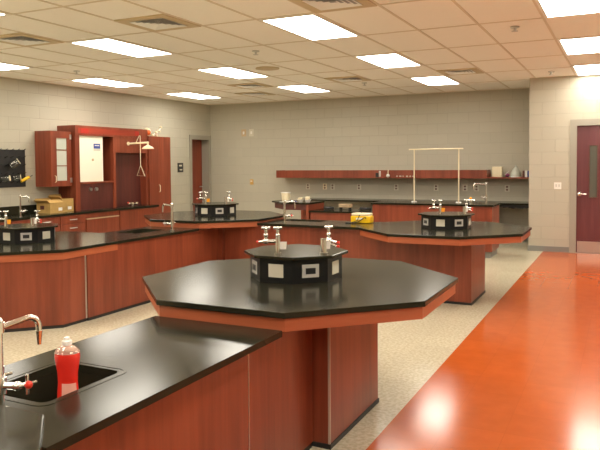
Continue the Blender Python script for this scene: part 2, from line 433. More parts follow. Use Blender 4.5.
# ---------------------------------------------------------------- sink benches
SG = 'sink benches joining the octagonal tables'
def rrect(x0, x1, y0, y1, r=.03, n=4):
    out = []
    for cx, cy, a in ((x1-r, y0+r, -90), (x1-r, y1-r, 0), (x0+r, y1-r, 90), (x0+r, y0+r, 180)):
        for k in range(n+1):
            A = math.radians(a+90*k/n); out.append((cx+r*math.cos(A), cy+r*math.sin(A)))
    return out
def sink_bench(label, outer, hole, z, cab, loc, seams=()):
    t = thing('sink_bench', label, 'sink bench', loc, SG)
    hx0, hx1, hy0, hy1 = hole
    MB().holed(outer, rrect(*hole), z-ST, z).build('worktop', M['black'], t)
    MB().ring(rrect(hx0-.028, hx1+.028, hy0-.028, hy1+.028, .045), rrect(hx0-.018, hx1+.018, hy0-.018, hy1+.018, .04), z-.001, z+.0012).build('sink_rim', M['black'], t)
    s = MB().ring(rrect(hx0-.012, hx1+.012, hy0-.012, hy1+.012), rrect(hx0+.001, hx1-.001, hy0+.001, hy1-.001), z-.20, z-ST-.0005)
    s.prism(rrect(hx0-.012, hx1+.012, hy0-.012, hy1+.012), z-.212, z-.20)
    sk = s.build('sink', M['black'], t)
    MB().cyl(((hx0+hx1)/2, (hy0+hy1)/2, z-.2), ((hx0+hx1)/2, (hy0+hy1)/2, z-.194), .04).build('drain', M['steel'], sk, True)
    x0, x1, y0, y1 = cab
    # carcass: four walls so the basin hangs free inside
    p = .02
    c = MB().ring([(x0, y0), (x1, y0), (x1, y1), (x0, y1)], [(x0+p, y0+p), (x1-p, y0+p), (x1-p, y1-p), (x0+p, y1-p)], .03, z-ST)
    c.build('cabinet', M['wood'], t)
    MB().ring([(x0+.004, y0+.004), (x1-.004, y0+.004), (x1-.004, y1-.004), (x0+.004, y1-.004)], [(x0+p, y0+p), (x1-p, y0+p), (x1-p, y1-p), (x0+p, y1-p)], 0, .03).build('toe_kick', M['kick'], t)
    for (sx0, sx1, sy0, sy1) in seams:
        MB().box(sx0, sx1, sy0, sy1, .03, z-ST).build('seam_trim', M['steel'], t)
    return t
fy = CY-.865
sink_bench('black sink bench in the near left foreground with a red soap bottle in its sink',
           [(-2.05, 1.263), (CX+.34, 1.263), (CX+.34, fy+.012), (-2.05, fy+.012)], (-1.885, -1.60, 1.50, 1.86), ZL, (-2.02, -1.385, 1.28, 3.055), (-1.7, 2.0, 0), [(-1.388, -1.382, 2.405, 2.411)])
lr = octo(LX, LY, 1.75)
sink_bench('long black sink bench in the middle left, between two octagonal tables',
           [lr[3], (BX+.3625, BY-.87), (-5.16, BY-.87), (-5.16, lr[4][1]), lr[4]], (-5.03, -4.74, 5.72, 6.16), ZL, (-5.12, -4.475, LY-.055, BY-.415), (-4.8, 5.9, 0))
sink_bench('black sink bench at the back centre carrying a yellow box',
           [(BX+.87, BY-.385), (RX-.875, RY-.3625), (RX-.875, RY+.3625), (BX+.87, BY+.30)], (-3.80, -3.28, 7.36, 7.56), ZM, (BX+.385, RX-.385, BY-.35, BY+.25), (-3.3, 7.2, 0))

# ---------------------------------------------------------------- service turrets
VG = 'black service turrets on the tables'
def service_turret(cx, cy, z, label):
    t = thing('service_turret', label, 'service turret', (cx, cy, z), VG)
    W = .505; hh = .138
    MB().prism(octo(cx, cy, W), z, z+hh).build('housing', M['housing'], t)
    MB().prism(octo(cx, cy, W+.07), z+hh, z+hh+.017).bevel(.004, 2).build('cap', M['black'], t)
    for k in range(8):
        a = math.radians(-90+45*k); n = Vector((math.cos(a), math.sin(a), 0)); u = Vector((-n.y, n.x, 0))
        c = Vector((cx, cy, z+.07))+n*(W/2+.0005)
        if k % 2 == 0:
            MB().quad_slab(c, u, (0, 0, 1), .092, .074, .004).build('cover_plate', M['plate'], t)
        else:
            op = MB().quad_slab(c, u, (0, 0, 1), .100, .074, .004).build('outlet_plate', M['outlet'], t)
            MB().quad_slab(c+n*.004, u, (0, 0, 1), .058, .034, .003).build('socket', M['socket'], op)
    def tap(px, py, dirx, off, big, z2):
        zt = z+hh+.017
        g = MB().cyl((px, py, zt), (px, py, zt+.008), big*1.35).cyl((px, py, zt+.008), (px, py, zt+.088), big)
        q = (px+off[0], py+off[1], zt+.074)
        g.cyl((px, py, zt+.074), q, .011).ball(q, .018)
        tops = [(q[0], q[1])]
        if z2: tops.append((px, py)); g.cyl((px, py, zt+.088), (px, py, zt+.10), .013)
        for tx, ty in tops: g.cyl((tx, ty, zt+.07), (tx, ty, zt+.14), .0085).ball((tx, ty, zt+.108), .014)
        g = g.build('gas_tap', M['chrome'], t, True)
        for hx, hy in tops:
            hm = MB().ball((hx, hy, zt+.150), .011)
            for ax in ((.8, .6), (-.6, .8)):
                hm.cyl((hx-.017*ax[0], hy-.017*ax[1], zt+.150), (hx+.017*ax[0], hy+.017*ax[1], zt+.150), .006)
                for sgn in (1, -1): hm.ball((hx+sgn*.017*ax[0], hy+sgn*.017*ax[1], zt+.150), .0095)
            hm.cyl((hx, hy, zt+.135), (hx, hy, zt+.16), .009)
            hm.build('cross_handle', M['chrome'], g, True)
        for k in range(1 if z2 else 2):
            e = (q[0]+.06*dirx, q[1]+(.022 if z2 else -.02)*(1 if z2 else 1)-.0, zt+.066-.022*k)
            MB().cyl((q[0], q[1], zt+.072-.016*k), e, .0085, .006).build('nozzle', M['chrome'], g, True)
            MB().cyl(e, (e[0]+.014*dirx, e[1]+.004, e[2]-.001), .0075).build('nozzle_tip', M['redtip'], g, True)
        sg = 1 if z2 else .6
        MB().quad_slab((px+.030*sg, py+.010, zt+.050), (1, .35, 0), (.1, 0, 1), .036, .044, .002).build('tag', M['white'], g)
        return g
    tap(cx-.02, cy-.19, -1, (-.062, -.028), .015, True)
    tap(cx+.215, cy-.075, 1, (.012, .045), .019, False)
    return t
tur = service_turret(CX-.027, CY+.03, ZH, 'black octagonal service turret with chrome taps on the foreground table')
def turret_copy(x, y, z, label):
    c = copy_tree(tur, (x, y, z), label)
    return c
for (x, y, z, lab, which) in ((RX+.02, RY, ZM, 'black service turret with taps on the right-hand table behind', 1),
                              (BX+.02, BY, ZH, 'small distant black service turret on the farthest raised table', 0),
                              (LX+.02, LY, ZL, 'black service turret with taps at the left edge of the photo', 0)):
    c = turret_copy(x, y, z, lab)
    taps = [k for k in kids(c) if k.name.startswith('gas_tap')]
    if which == 0 and x < BX-.1:
        for k in taps: k.location.x -= .06
    for s in kids(taps[0]):
        if s.name.startswith('tag'):
            s.data = s.data.copy(); s.data.materials[0] = M['orangetag']

# ---------------------------------------------------------------- faucets
def faucet(x, y, z, d, label, mat='chrome', hgt=.30, red=True, reach=.14):
    """d: unit direction of the spout in plan"""
    t = thing('lab_faucet', label, 'faucet', (x, y, z), 'gooseneck lab faucets')
    dx, dy = d
    MB().cyl((x, y, z), (x, y, z+.012), .028).cyl((x, y, z+.012), (x, y, z+hgt), .0135).cyl((x, y, z+.06), (x, y, z+.11), .021).cyl((x, y, z+hgt-.02), (x, y, z+hgt+.012), .019).ball((x, y, z+hgt+.012), .017).build('post', M[mat], t, True)
    pts = [(x, y, z+hgt-.006)]
    R = .035
    pts.append((x+dx*(reach-R), y+dy*(reach-R), z+hgt+.008))
    for k in range(1, 6):
        a = PI/2*k/5
        pts.append((x+dx*(reach-R+R*math.sin(a)), y+dy*(reach-R+R*math.sin(a)), z+hgt+.008-R+R*math.cos(a)))
    pts.append((x+dx*reach, y+dy*reach, z+hgt-.045))
    MB().tube(pts, .0095, 12).build('spout', M[mat], t, True)
    MB().cyl((x+dx*reach, y+dy*reach, z+hgt-.04), (x+dx*reach, y+dy*reach, z+hgt-.085), .0115, .007).build('nozzle', M[mat], t, True)
    px, py = -dy, dx
    for s in (1, -1):
        q = (x+px*.05*s+dx*.03, y+py*.05*s+dy*.03, z+.085)
        v = MB().cyl((x, y, z+.085), q, .012).ball(q, .015).build('valve', M[mat], t, True)
        e = (q[0]+px*.022*s+dx*.02, q[1]+py*.022*s+dy*.02, z+.09)
        hm = MB().cyl(q, e, .007)
        hm.cyl((e[0], e[1], e[2]-.03), (e[0], e[1], e[2]+.03), .005).cyl((e[0]-dx*.03, e[1]-dy*.03, e[2]), (e[0]+dx*.03, e[1]+dy*.03, e[2]), .005)
        hm.build('cross_handle', M[mat], v, True)
        if red and s == -1 or red == 2:
            MB().ball((e[0]+px*.008*s, e[1]+py*.008*s, e[2]), .012).build('index_button', M['redtip'], v, True)
faucet(-1.66, 1.385, ZL, (.2, .98), 'large chrome lab faucet at the left edge beside the red soap bottle', hgt=.268, reach=.135)
faucet(-4.555, 6.09, ZL, (-.92, .2), 'chrome gooseneck faucet on the middle left sink bench', 'chrome', .29, False, .17)
faucet(-3.64, 7.10, ZM, (.5, .87), 'chrome gooseneck faucet on the back centre sink bench', 'chrome', .245, True, .15)
faucet(-8.06, 7.03, .70, (.75, .6), 'chrome faucet on the wall counter beneath the black pegboard', 'chrome', .30, False, .13)

# ---------------------------------------------------------------- things on the benches
# red soap bottle, standing in the sink
bx, by, bz = -1.69, 1.69, ZL-.199
t = thing('soap_bottle', 'bottle of red dish soap with a white cap standing in the near sink', 'soap bottle', (bx, by, bz))
prof = [(.046, 0), (.053, .006), (.053, .03), (.0475, .09), (.041, .15), (.0375, .20), (.039, .235), (.0455, .272), (.048, .288), (.0465, .304)]
MB().lathe((bx, by, bz), prof, 28, 1.0, .8).build('body', M['soap'], t, True)
MB().lathe((bx, by, bz+.3045), [(.0465, 0), (.041, .010), (.028, .019), (.017, .025)], 28, 1., .85).build('clear_shoulder', M['clearp'], t, True)
MB().lathe((bx, by, bz+.3305), [(.017, 0), (.017, .014), (.0115, .017), (.0095, .026), (.004, .028)], 20).build('cap', M['white'], t, True)
lb = MB()
vs = []
for k in range(9):
    a = math.radians(-85+85*k/8)
    vs.append([lb.bm.verts.new((bx+r*1.0*math.cos(a), by+r*.8*math.sin(a), bz+zz)) for r, zz in ((.0425, .142), (.0395, .185), (.0385, .202))])
for a, b_ in zip(vs, vs[1:]):
    for q in range(2): lb.bm.faces.new((a[q], b_[q], b_[q+1], a[q+1]))
lb.build('label_sticker', M['soaplab'], t, True)

# yellow case on the back centre bench
yx, yy, yz = -2.76, 7.42, ZM+.001
t = thing('yellow_case', 'yellow plastic case with a white lid and black cord on the back centre bench', 'case', (yx, yy, yz))
MB().box(yx-.12, yx+.12, yy-.075, yy+.075, yz, yz+.085).bevel(.014, 3).build('body', M['yellow'], t, True)
MB().box(yx-.112, yx+.112, yy-.07, yy+.07, yz+.085, yz+.118).bevel(.012, 3).build('lid', M['cream'], t, True)
for a, b_ in ((-.05, -.028), (-.02, .0), (.006, .03)):
    MB().box(yx+a, yx+b_, yy-.0765, yy-.0745, yz+.04, yz+.066).build('lettering_mark', M['white'], t)
pts = [(yx-.16, yy-.14, yz+.006), (yx-.06, yy-.13, yz+.006), (yx-.01, yy-.095, yz+.02), (yx+.03, yy-.085, yz+.05), (yx+.07, yy-.082, yz+.08), (yx+.075, yy-.078, yz+.055)]
MB().tube(pts, .006, 8).build('cord', M['cord'], t, True)
MB().tube([(yx-.17, yy-.10, yz+.006), (yx-.10, yy-.12, yz+.006), (yx-.03, yy-.09, yz+.03), (yx-.005, yy-.082, yz+.09), (yx-.005, yy, yz+.123)], .005, 8).build('cord', M['cord'], t, True)

# ---------------------------------------------------------------- island in front of the back wall
ix0, ix1, iy0, iy1 = -3.66, -1.74, 10.28, 10.92
t = thing('demonstration_bench', 'wide high red-brown bench with black top under the white pipe frame', 'bench', ((ix0+ix1)/2, iy0, 0))
MB().box(ix0-.02, ix1+.02, iy0-.03, iy1+.02, .792, .82).bevel(.004).build('worktop', M['black'], t)
MB().box(ix0, ix1, iy0, iy1, .10, .792).build('cabinet', M['wood'], t)
MB().box(ix0+.02, ix1-.03, iy0+.05, iy1-.03, 0, .10).build('toe_kick', M['base'], t)
t = thing('low_bench', 'lower red-fronted black-topped bench section beside the wide high bench', 'bench', (-4.15, iy0, 0))
MB().box(-4.810, ix0-.022, iy0-.03, iy1+.02, .632, .66).bevel(.004).build('worktop', M['black'], t)
MB().box(-4.790, ix0-.022, iy0, iy1, .10, .632).build('cabinet', M['wood'], t)
MB().box(-4.770, ix0-.03, iy0+.05, iy1-.03, 0, .10).build('toe_kick', M['base'], t)
t = thing('knee_space_desk', 'far raised desk end with knee space carrying a white bucket', 'desk', (-5.1, 10.5, 0))
kp = [(-5.310, iy0-.03), (-4.815, iy0-.03), (-4.815, iy1+.02), (-5.76, iy1+.02), (-5.76, iy0+.40)]
MB().prism(kp, .762, .79).build('worktop', M['black'], t)
ki = [(-5.290, iy0), (-4.88, iy0), (-4.88, iy1-.02), (-5.71, iy1-.02), (-5.71, iy0+.42)]
kj = [(-5.280, iy0+.03), (-4.90, iy0+.03), (-4.90, iy1-.05), (-5.68, iy1-.05), (-5.68, iy0+.44)]
MB().ring(ki, kj, .66, .762).build('apron', M['woodd'], t)
MB().box(-4.872, -4.820, iy0-.01, iy1, 0, .762).build('gable_panel', M['wood'], t)
# bucket and bits on the desk
ux, uy = -5.44, 10.62
t = thing('bucket', 'small white bucket on the far raised desk', 'bucket', (ux, uy, .79))
MB().lathe((ux, uy, .79), [(.070, 0), (.086, .16), (.081, .16), (.066, .01)], 28).build('pail', M['cream'], t, True)
MB().lathe((ux, uy, .79), [(.086, .148), (.092, .152), (.092, .161), (.083, .161)], 28).build('rim', M['white'], t, True)
solo(MB().box(-5.42, -5.14, 10.33, 10.52, .79, .797), 'paper_stack', M['white'], 'flat white paper stack beside the white bucket', 'paper', (-5.1, 10.42, .79))
solo(MB().cyl((-5.290, 10.40, .806), (-5.12, 10.40, .806), .009), 'marker_pen', M['blue'], 'blue marker pen lying on the white paper stack', 'pen', (-5.02, 10.4, .797))
for k, (x, lab) in enumerate(((-5.06, 'bowl with a yellow sponge beside the paper stack, left of the pair'), (-4.920, 'bowl with a yellow sponge at the right end of the raised desk'))):
    t = thing('bowl', lab, 'bowl', (x, 10.45, .79), 'bowls with yellow sponges')
    MB().lathe((x, 10.45, .79), [(.035, 0), (.062, .05), (.056, .05), (.03, .006)], 20).build('dish', M['white'], t, True)
    MB().box(x-.04, x+.035, 10.42, 10.48, .83, .87+.02*k).bevel(.012, 2).build('sponge', M['cream'], t, True)
# test tube rack and black trays on the low section
rx, ry, rz = -4.27, 10.60, .66
t = thing('test_tube_rack', 'tan wooden rack on black feet on the low bench section', 'rack', (rx, ry, rz))
MB().box(rx-.11, rx+.11, ry-.05, ry+.05, rz+.045, rz+.105).bevel(.006).build('block', M['tan_wood'], t)
for sx_ in (-.085, .085):
    for sy_ in (-.035, .035):
        MB().cyl((rx+sx_, ry+sy_, rz), (rx+sx_, ry+sy_, rz+.047), .014).build('foot', M['cord'], t, True)
def cord_coil(x, y, z, r, lab):
    pts = [(x+(r+.02*math.sin(3*a))*math.cos(a), y+.6*(r+.015*math.cos(2*a))*math.sin(a), z+.012+.012*(a/(2*PI))) for a in [2*PI*k/20 for k in range(50)]]
    solo(MB().tube(pts, .011, 8), 'cord_coil', M['cord'], lab, 'cord', (x, y, z), None, True)
cord_coil(-4.60, 10.62, .66, .08, 'coil of black cord left of the tan wooden rack')
cord_coil(-3.92, 10.62, .66, .09, 'coil of black cord right of the tan wooden rack')
# white pipe frame standing on the island
gx0, gx1, gy = -3.07, -2.335, 10.67
t = thing('pipe_frame', 'tall white pipe frame standing on the wide high bench', 'pipe frame', ((gx0+gx1)/2, gy, .82))
for x in (gx0, gx1):
    p_ = MB().cyl((x, gy, .82), (x, gy, 1.69), .010).build('upright', M['cream'], t, True)
    MB().cyl((x, gy, .82), (x, gy, .835), .05, .04).build('foot', M['steel'], p_, True)
MB().cyl((gx0-.09, gy, 1.69), (gx1+.07, gy, 1.69), .010).build('crossbar', M['cream'], t, True)
faucet(-1.92, 10.78, .82, (-.95, -.3), 'tall chrome faucet at the right end of the wide high bench', 'chrome', .30, False, .2)
t = thing('gas_outlet', 'small brass and chrome gas outlet left of the faucet on the wide high bench', 'gas outlet', (-2.13, 10.6, .82))
MB().cyl((-2.13, 10.6, .82), (-2.13, 10.6, .87), .02).cyl((-2.2, 10.6, .87), (-2.06, 10.6, .87), .012).build('body', M['chrome'], t, True)
MB().ball((-2.13, 10.6, .895), .022).build('knob', M['orangetag'], t, True)

# ---------------------------------------------------------------- back wall counter and shelf
t = thing('back_counter', 'black counter along the back wall with open knee space below', 'counter', (-3.7, 12.6, 0))
MB().box(-6.0, XC-.013, 12.30, YB-.013, .70, .73).bevel(.003).build('worktop', M['black'], t)
for x in (-5.98, -4.4, -2.10): MB().box(x, x+.03, 12.34, YB-.013, 0, .70).build('gable_panel', M['wood'], t)
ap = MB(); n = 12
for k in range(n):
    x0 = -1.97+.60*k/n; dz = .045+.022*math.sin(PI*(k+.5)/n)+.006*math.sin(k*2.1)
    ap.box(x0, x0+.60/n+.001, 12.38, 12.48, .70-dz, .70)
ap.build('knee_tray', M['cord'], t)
sy0 = 12.60
t = thing('long_shelf', 'long cherry shelf with deep front board across the back wall', 'shelf', (-4.1, YB, 1.16))
MB().box(-6.68, -1.345, sy0, YB, 1.165, 1.19).build('shelf_board', M['wood'], t)
MB().box(-6.68, -2.24, sy0-.02, sy0, 1.165, 1.325).build('front_board', M['wood'], t)
MB().box(-6.68, -6.66, sy0, YB, 1.19, 1.325).build('end_board', M['wood'], t)
MB().box(-2.26, -2.24, sy0, YB, 1.19, 1.325).build('end_board', M['wood'], t)
MB().box(-1.6, -1.345, sy0+.1, sy0+.12, 1.19, 1.2).build('front_lip', M['wood'], t)
# little things hung on the shelf front
t = thing('hanging_bulb', 'round white bulb on a short stem hung from the shelf front', 'bulb', (-4.15, sy0-.05, 1.2))
MB().ball((-4.15, sy0-.057, 1.215), .035).build('bulb', M['white'], t, True)
MB().cyl((-4.15, sy0-.05, 1.24), (-4.15, sy0-.05, 1.32), .009).cyl((-4.15, sy0-.05, 1.317), (-4.15, sy0, 1.317), .008).build('stem', M['cream'], t, True)
t = thing('metal_clip', 'silver metal clip on the shelf front left of the white bulb', 'clip', (-4.33, sy0-.02, 1.2))
MB().box(-4.35, -4.31, sy0-.035, sy0-.02, 1.19, 1.31).bevel(.006).build('body', M['steel'], t)
MB().box(-4.42, -4.36, sy0-.03, sy0-.02, 1.18, 1.27).build('pad', M['cord'], t)
t = thing('shelf_sign', 'faint row of pale lettering on the shelf front beside the white bulb', 'sign', (-3.8, sy0-.02, 1.2))
MB().box(-4.02, -3.58, sy0-.024, sy0-.020, 1.185, 1.245).build('strip', M['wood'], t)
for x, w in ((-3.99, .03), (-3.93, .045), (-3.86, .02), (-3.79, .04), (-3.72, .03), (-3.66, .035)):
    MB().box(x, x+w, sy0-.0265, sy0-.024, 1.195, 1.215).build('lettering_mark', M['plate'], t)
# things on the open end of the shelf
solo(MB().box(-2.16, -1.985, 12.66, 12.80, 1.19, 1.385).bevel(.006), 'white_box', M['cream'], 'cream white box on the open right end of the shelf', 'box', (-2.07, 12.73, 1.19))
t = thing('purple_tool', 'small purple and silver gadget between the white box and the glass jar', 'gadget', (-1.90, 12.7, 1.19))
MB().ball((-1.885, 12.7, 1.225), .035, 1.1, .8, 1).build('body', plain('purple_plastic', (.16, .03, .09), .4), t, True)
MB().cyl((-1.93, 12.7, 1.235), (-1.86, 12.7, 1.30), .012, .006).build('arm', M['steel'], t, True)
t = thing('bell_jar', 'clear glass bell jar on the open end of the shelf', 'glass jar', (-1.74, 12.72, 1.19))
MB().lathe((-1.74, 12.72, 1.19), [(.088, .012), (.09, .03), (.082, .09), (.05, .15), (.022, .18), (.02, .215), (.012, .215), (.013, .18), (.042, .145), (.074, .09), (.082, .03), (.08, .012)], 24).build('glass', M['frost'], t, True)
MB().cyl((-1.74, 12.72, 1.19), (-1.74, 12.72, 1.202), .095).build('base', M['white'], t, True)
for x, w, mt, lab in ((-1.615, .035, 'woodd', 'dark red book standing beside the bell jar'), (-1.575, .04, 'white', 'white book standing right of the dark red one'), (-1.53, .03, 'blue', 'blue book standing at the end of the shelf')):
    solo(MB().box(x, x+w, 12.66, 12.80, 1.19, 1.31), 'book', M[mt], lab, 'book', (x+w/2, 12.73, 1.19), 'books on the shelf end')
# outlets along the back wall
ol = ['first', 'second', 'third', 'fourth', 'fifth', 'sixth', 'seventh', 'eighth', 'ninth']
for k, x in enumerate((-6.10, -5.70, -5.52, -4.92, -4.11, -3.29, -2.72, -2.50, -1.93)):
    t = thing('power_outlet', 'beige outlet plate under the long shelf, %s from the left' % ol[k], 'outlet', (x, YB, .97), 'outlets under the shelf')
    MB().box(x-.045, x+.045, YB-.008, YB, .91, 1.035).build('plate', M['cream' if k == 1 else 'plate'], t)
    for zz in (.945, 1.0): MB().box(x-.018, x+.018, YB-.011, YB-.008, zz-.015, zz+.015).build('socket', M['woodd'], t)
for x, lab, mt in ((-7.70, 'tan wall plate high on the back wall, left of a pair', 'tan_wood'), (-7.50, 'cream wall plate high on the back wall, right of a pair', 'plate')):
    t = thing('switch_plate', lab, 'wall plate', (x, YB, 2.17), 'plates high on the back wall')
    MB().box(x-.06, x+.06, YB-.012, YB, 2.09, 2.25).build('plate', M[mt], t)
    MB().box(x-.02, x+.02, YB-.018, YB-.012, 2.14, 2.20).build('button', M['white'], t)
t = thing('thermostat', 'small tan thermostat on the back wall left of the shelf', 'thermostat', (-7.5, YB, 1.06))
MB().box(-7.54, -7.46, YB-.03, YB, 1.0, 1.12).bevel(.008).build('cover', plain('tan_plastic', (.62, .36, .10), .4), t)
MB().box(-7.52, -7.48, YB-.034, YB-.03, 1.07, 1.09).build('dial', M['white'], t)
t = thing('light_switch', 'white double light switch plate left of the right-hand door', 'light switch', (-.90, YS, 1.08))
MB().box(-.965, -.855, YS-.008, YS, 1.025, 1.135).build('plate', M['white'], t)
for x in (-.932, -.888): MB().box(x-.011, x+.011, YS-.016, YS-.008, 1.06, 1.105).build('toggle', M['steel'], t)
t = thing('room_sign', 'small dark room sign with pale marks beside the left door', 'sign', (XL, 11.75, 1.4))
MB().box(XL, XL+.012, 11.66, 11.85, 1.30, 1.50).build('plaque', M['socket'], t)
MB().box(XL+.012, XL+.014, 11.70, 11.80, 1.425, 1.46).build('lettering_mark', M['plate'], t)
MB().box(XL+.012, XL+.014, 11.72, 11.81, 1.34, 1.365).build('lettering_mark', M['plate'], t)

# ---------------------------------------------------------------- left wall units
XFR = -7.95
t = thing('counter_worktop', 'long black worktop with upstand along the left wall', 'worktop', (-8.27, 8.0, .66))
MB().box(XL, XFR, 5.6, 10.18, .665, .70).bevel(.003).build('slab', M['black'], t)
solo(MB().box(XL+.002, XL+.022, 5.6, 8.29, .70, .83), 'counter_upstand', M['black'], 'black upstand strip on the left wall behind the cardboard boxes', 'upstand', (XL+.012, 6.9, .70))
def base_unit(y0, y1, label, kind):
    t = thing('base_cabinet', label, 'base cabinet', (-8.28, (y0+y1)/2, 0), 'base cabinets along the left wall')
    xf = XFR-.04
    MB().box(XL+.004, xf, y0+.002, y1-.002, .09, .665).build('body', M['wood'], t)
    MB().box(XL+.02, xf-.06, y0+.01, y1-.01, 0, .09).build('toe_kick', M['kick'], t)
    if kind == 'drawers':
        for z0, z1 in ((.525, .655), (.39, .518), (.10, .383)):
            dr = MB().box(xf, xf+.02, y0+.008, y1-.008, z0, z1).bevel(.003).build('drawer', M['wood'], t)
            zc = (z0+z1)/2; yc = (y0+y1)/2
            MB().tube([(xf+.02, yc-.07, zc), (xf+.045, yc-.06, zc), (xf+.045, yc+.06, zc), (xf+.02, yc+.07, zc)], .007, 8).build('handle', M['steel'], dr, True)
    elif kind == 'frame':
        MB().box(xf, xf+.02, y0+.02, y1-.02, .12, .56).bevel(.003).build('door', M['wood'], t)
        MB().box(xf+.0, xf+.024, y0+.015, y1-.015, .563, .578).build('rail', M['tan_wood'], t)
    else:
        MB().box(xf, xf+.02, y0+.008, y1-.008, .10, .655).bevel(.003).build('door', M['wood'], t)
base_unit(5.62, 6.45, 'red-brown base cabinet at the far left end of the wall counter', 'plain')
base_unit(6.45, 7.15, 'red-brown base cabinet under the left wall faucet', 'plain')
base_unit(7.15, 7.72, 'drawer cabinet below the open cardboard box on the left wall', 'drawers')
base_unit(7.72, 8.27, 'drawer cabinet left of the hood base on the left wall', 'drawers')
base_unit(8.27, 9.10, 'hood base cabinet with a pale rail across its front', 'frame')
base_unit(9.10, 10.18, 'plain base cabinet under the safety shower', 'plain')
# upper cabinet with a glass door
cy0, cy1, cz0, cz1, cxf = 7.82, 8.27, 1.12, 2.03, -8.27
t = thing('upper_cabinet', 'wall-hung cherry cabinet with a narrow frosted glass door', 'cabinet', (XL, cy0, cz0))
MB().box(XL, cxf, cy0, cy1, cz0, cz1).build('body', M['wood'], t)
def fr(mb, x0, x1, y0, y1, z0, z1, a, b_, c, d_):
    """door frame: outer y0..y1,z0..z1, opening a..b_, c..d_"""
    mb.box(x0, x1, y0, a, z0, z1); mb.box(x0, x1, b_, y1, z0, z1); mb.box(x0, x1, a, b_, z0, c); mb.box(x0, x1, a, b_, d_, z1); return mb
dr = fr(MB(), cxf, cxf+.02, cy0+.003, cy1-.003, cz0+.003, cz1-.003, 7.945, 8.17, 1.215, 1.915).build('door', M['wood'], t)
MB().box(cxf+.004, cxf+.008, 7.945, 8.17, 1.215, 1.915).build('glass_pane', M['frost'], dr)
for z_ in (1.46, 1.72): MB().box(cxf+.0085, cxf+.014, 7.945, 8.17, z_-.007, z_+.007).build('shelf_edge', M['wood'], dr)
MB().tube([(cxf+.02, 7.90, 1.19), (cxf+.045, 7.90, 1.20), (cxf+.045, 7.90, 1.29), (cxf+.02, 7.90, 1.30)], .006, 8).build('handle', M['cream'], dr, True)
for z_ in (1.22, 1.94): MB().box(cxf+.02, cxf+.027, 8.225, 8.265, z_-.04, z_+.04).build('hinge', M['steel'], dr)
# fume hood and recess, one built-in unit
hy0, hy1, hxf, hz = 8.30, 10.17, -8.20, 2.14
t = thing('fume_hood', 'tall built-in cherry fume hood with a white sash on the left wall', 'fume hood', (XL, hy0, .70))
mb = MB()
mb.box(XL, hxf, hy0, hy0+.10, .701, 1.97)           # left side
mb.box(XL, hxf, 9.225, 9.28, .701, 1.97)            # middle stile
mb.box(XL, hxf, 10.12, hy1, .701, 1.97)
mb.box(XL, hxf, hy0+.10, 9.225, 1.15, 1.18)        # sill of opening
mb.box(hxf-.03, hxf, 9.28, 10.12, 1.69, 1.97)
mb.box(XL, XL+.02, hy0+.10, 10.12, .701, 1.97)
mb.build('carcass', M['wood'], t)
MB().box(XL, hxf+.01, hy0, hy1, 1.97, hz).build('fascia', M['wood'], t)
lowp = MB().box(hxf-.05, hxf-.03, hy0+.10, 9.225, .701, 1.15).build('lower_panel', M['woodd'], t)
for y in (8.66, 8.80):
    MB().cyl((hxf-.03, y, 1.05), (hxf+.0, y, 1.05), .035, .028).build('control_knob', M['steel'], lowp, True)
MB().box(hxf-.16, hxf-.14, 9.28, 10.12, .701, 1.69).build('recess_panel', M['woodd'], t)
sash = MB().box(hxf-.035, hxf-.015, hy0+.105, 8.97, 1.182, 1.968).build('sash', M['panelw'], t)
MB().box(hxf-.015, hxf-.012, 8.745, 8.905, 1.755, 1.84).build('blue_notice', M['blue'], sash)
MB().box(hxf-.015, hxf-.012, 8.745, 8.905, 1.715, 1.755).build('notice_text_strip', M['plate'], sash)
MB().box(hxf-.012, hxf-.011, 8.77, 8.88, 1.80, 1.815).build('lettering_mark', M['white'], sash)
MB().cyl((hxf-.015, 8.72, 1.56), (hxf-.008, 8.72, 1.56), .022).build('latch', M['tan_wood'], sash, True)
# added strip and patches copy oversaturated reds on the fascia; no sign there
t = thing('red_fascia_marks', 'added redder strip with red patches along the top of the fume hood', 'sign', (hxf, 8.9, 2.05))
MB().box(hxf+.01, hxf+.014, 8.36, 9.92, 2.005, 2.10).build('strip', wood('red_strip', (.26, .030, .013), (.36, .048, .020), True), t)
MB().box(hxf+.0145, hxf+.017, 8.42, 8.60, 2.01, 2.09).build('red_patch', M['redmark'], t)
MB().box(hxf+.0145, hxf+.017, 9.80, 9.91, 2.01, 2.095).build('red_patch', M['redmark'], t)
# tall cabinet
ty0, ty1, tz = 10.19, 10.87, 2.02
t = thing('tall_cabinet', 'tall narrow cherry cabinet beside the fume hood', 'cabinet', (XL, ty0, 0))
MB().box(XL+.004, hxf, ty0, ty1, .08, tz).build('body', M['wood'], t)
MB().box(XL, hxf-.04, ty0+.01, ty1-.01, 0, .08).build('toe_kick', M['kick'], t)
for a, b_, yh in ((ty0+.003, (ty0+ty1)/2-.002, 10.49), ((ty0+ty1)/2+.002, ty1-.003, 10.57)):
    dr = MB().box(hxf, hxf+.02, a, b_, .085, tz-.004).bevel(.003).build('door', M['wood'], t)
    if yh < 10.5: MB().tube([(hxf+.02, yh, .93), (hxf+.045, yh, .94), (hxf+.045, yh, 1.06), (hxf+.02, yh, 1.07)], .007, 8).build('handle', M['cream'], dr, True)
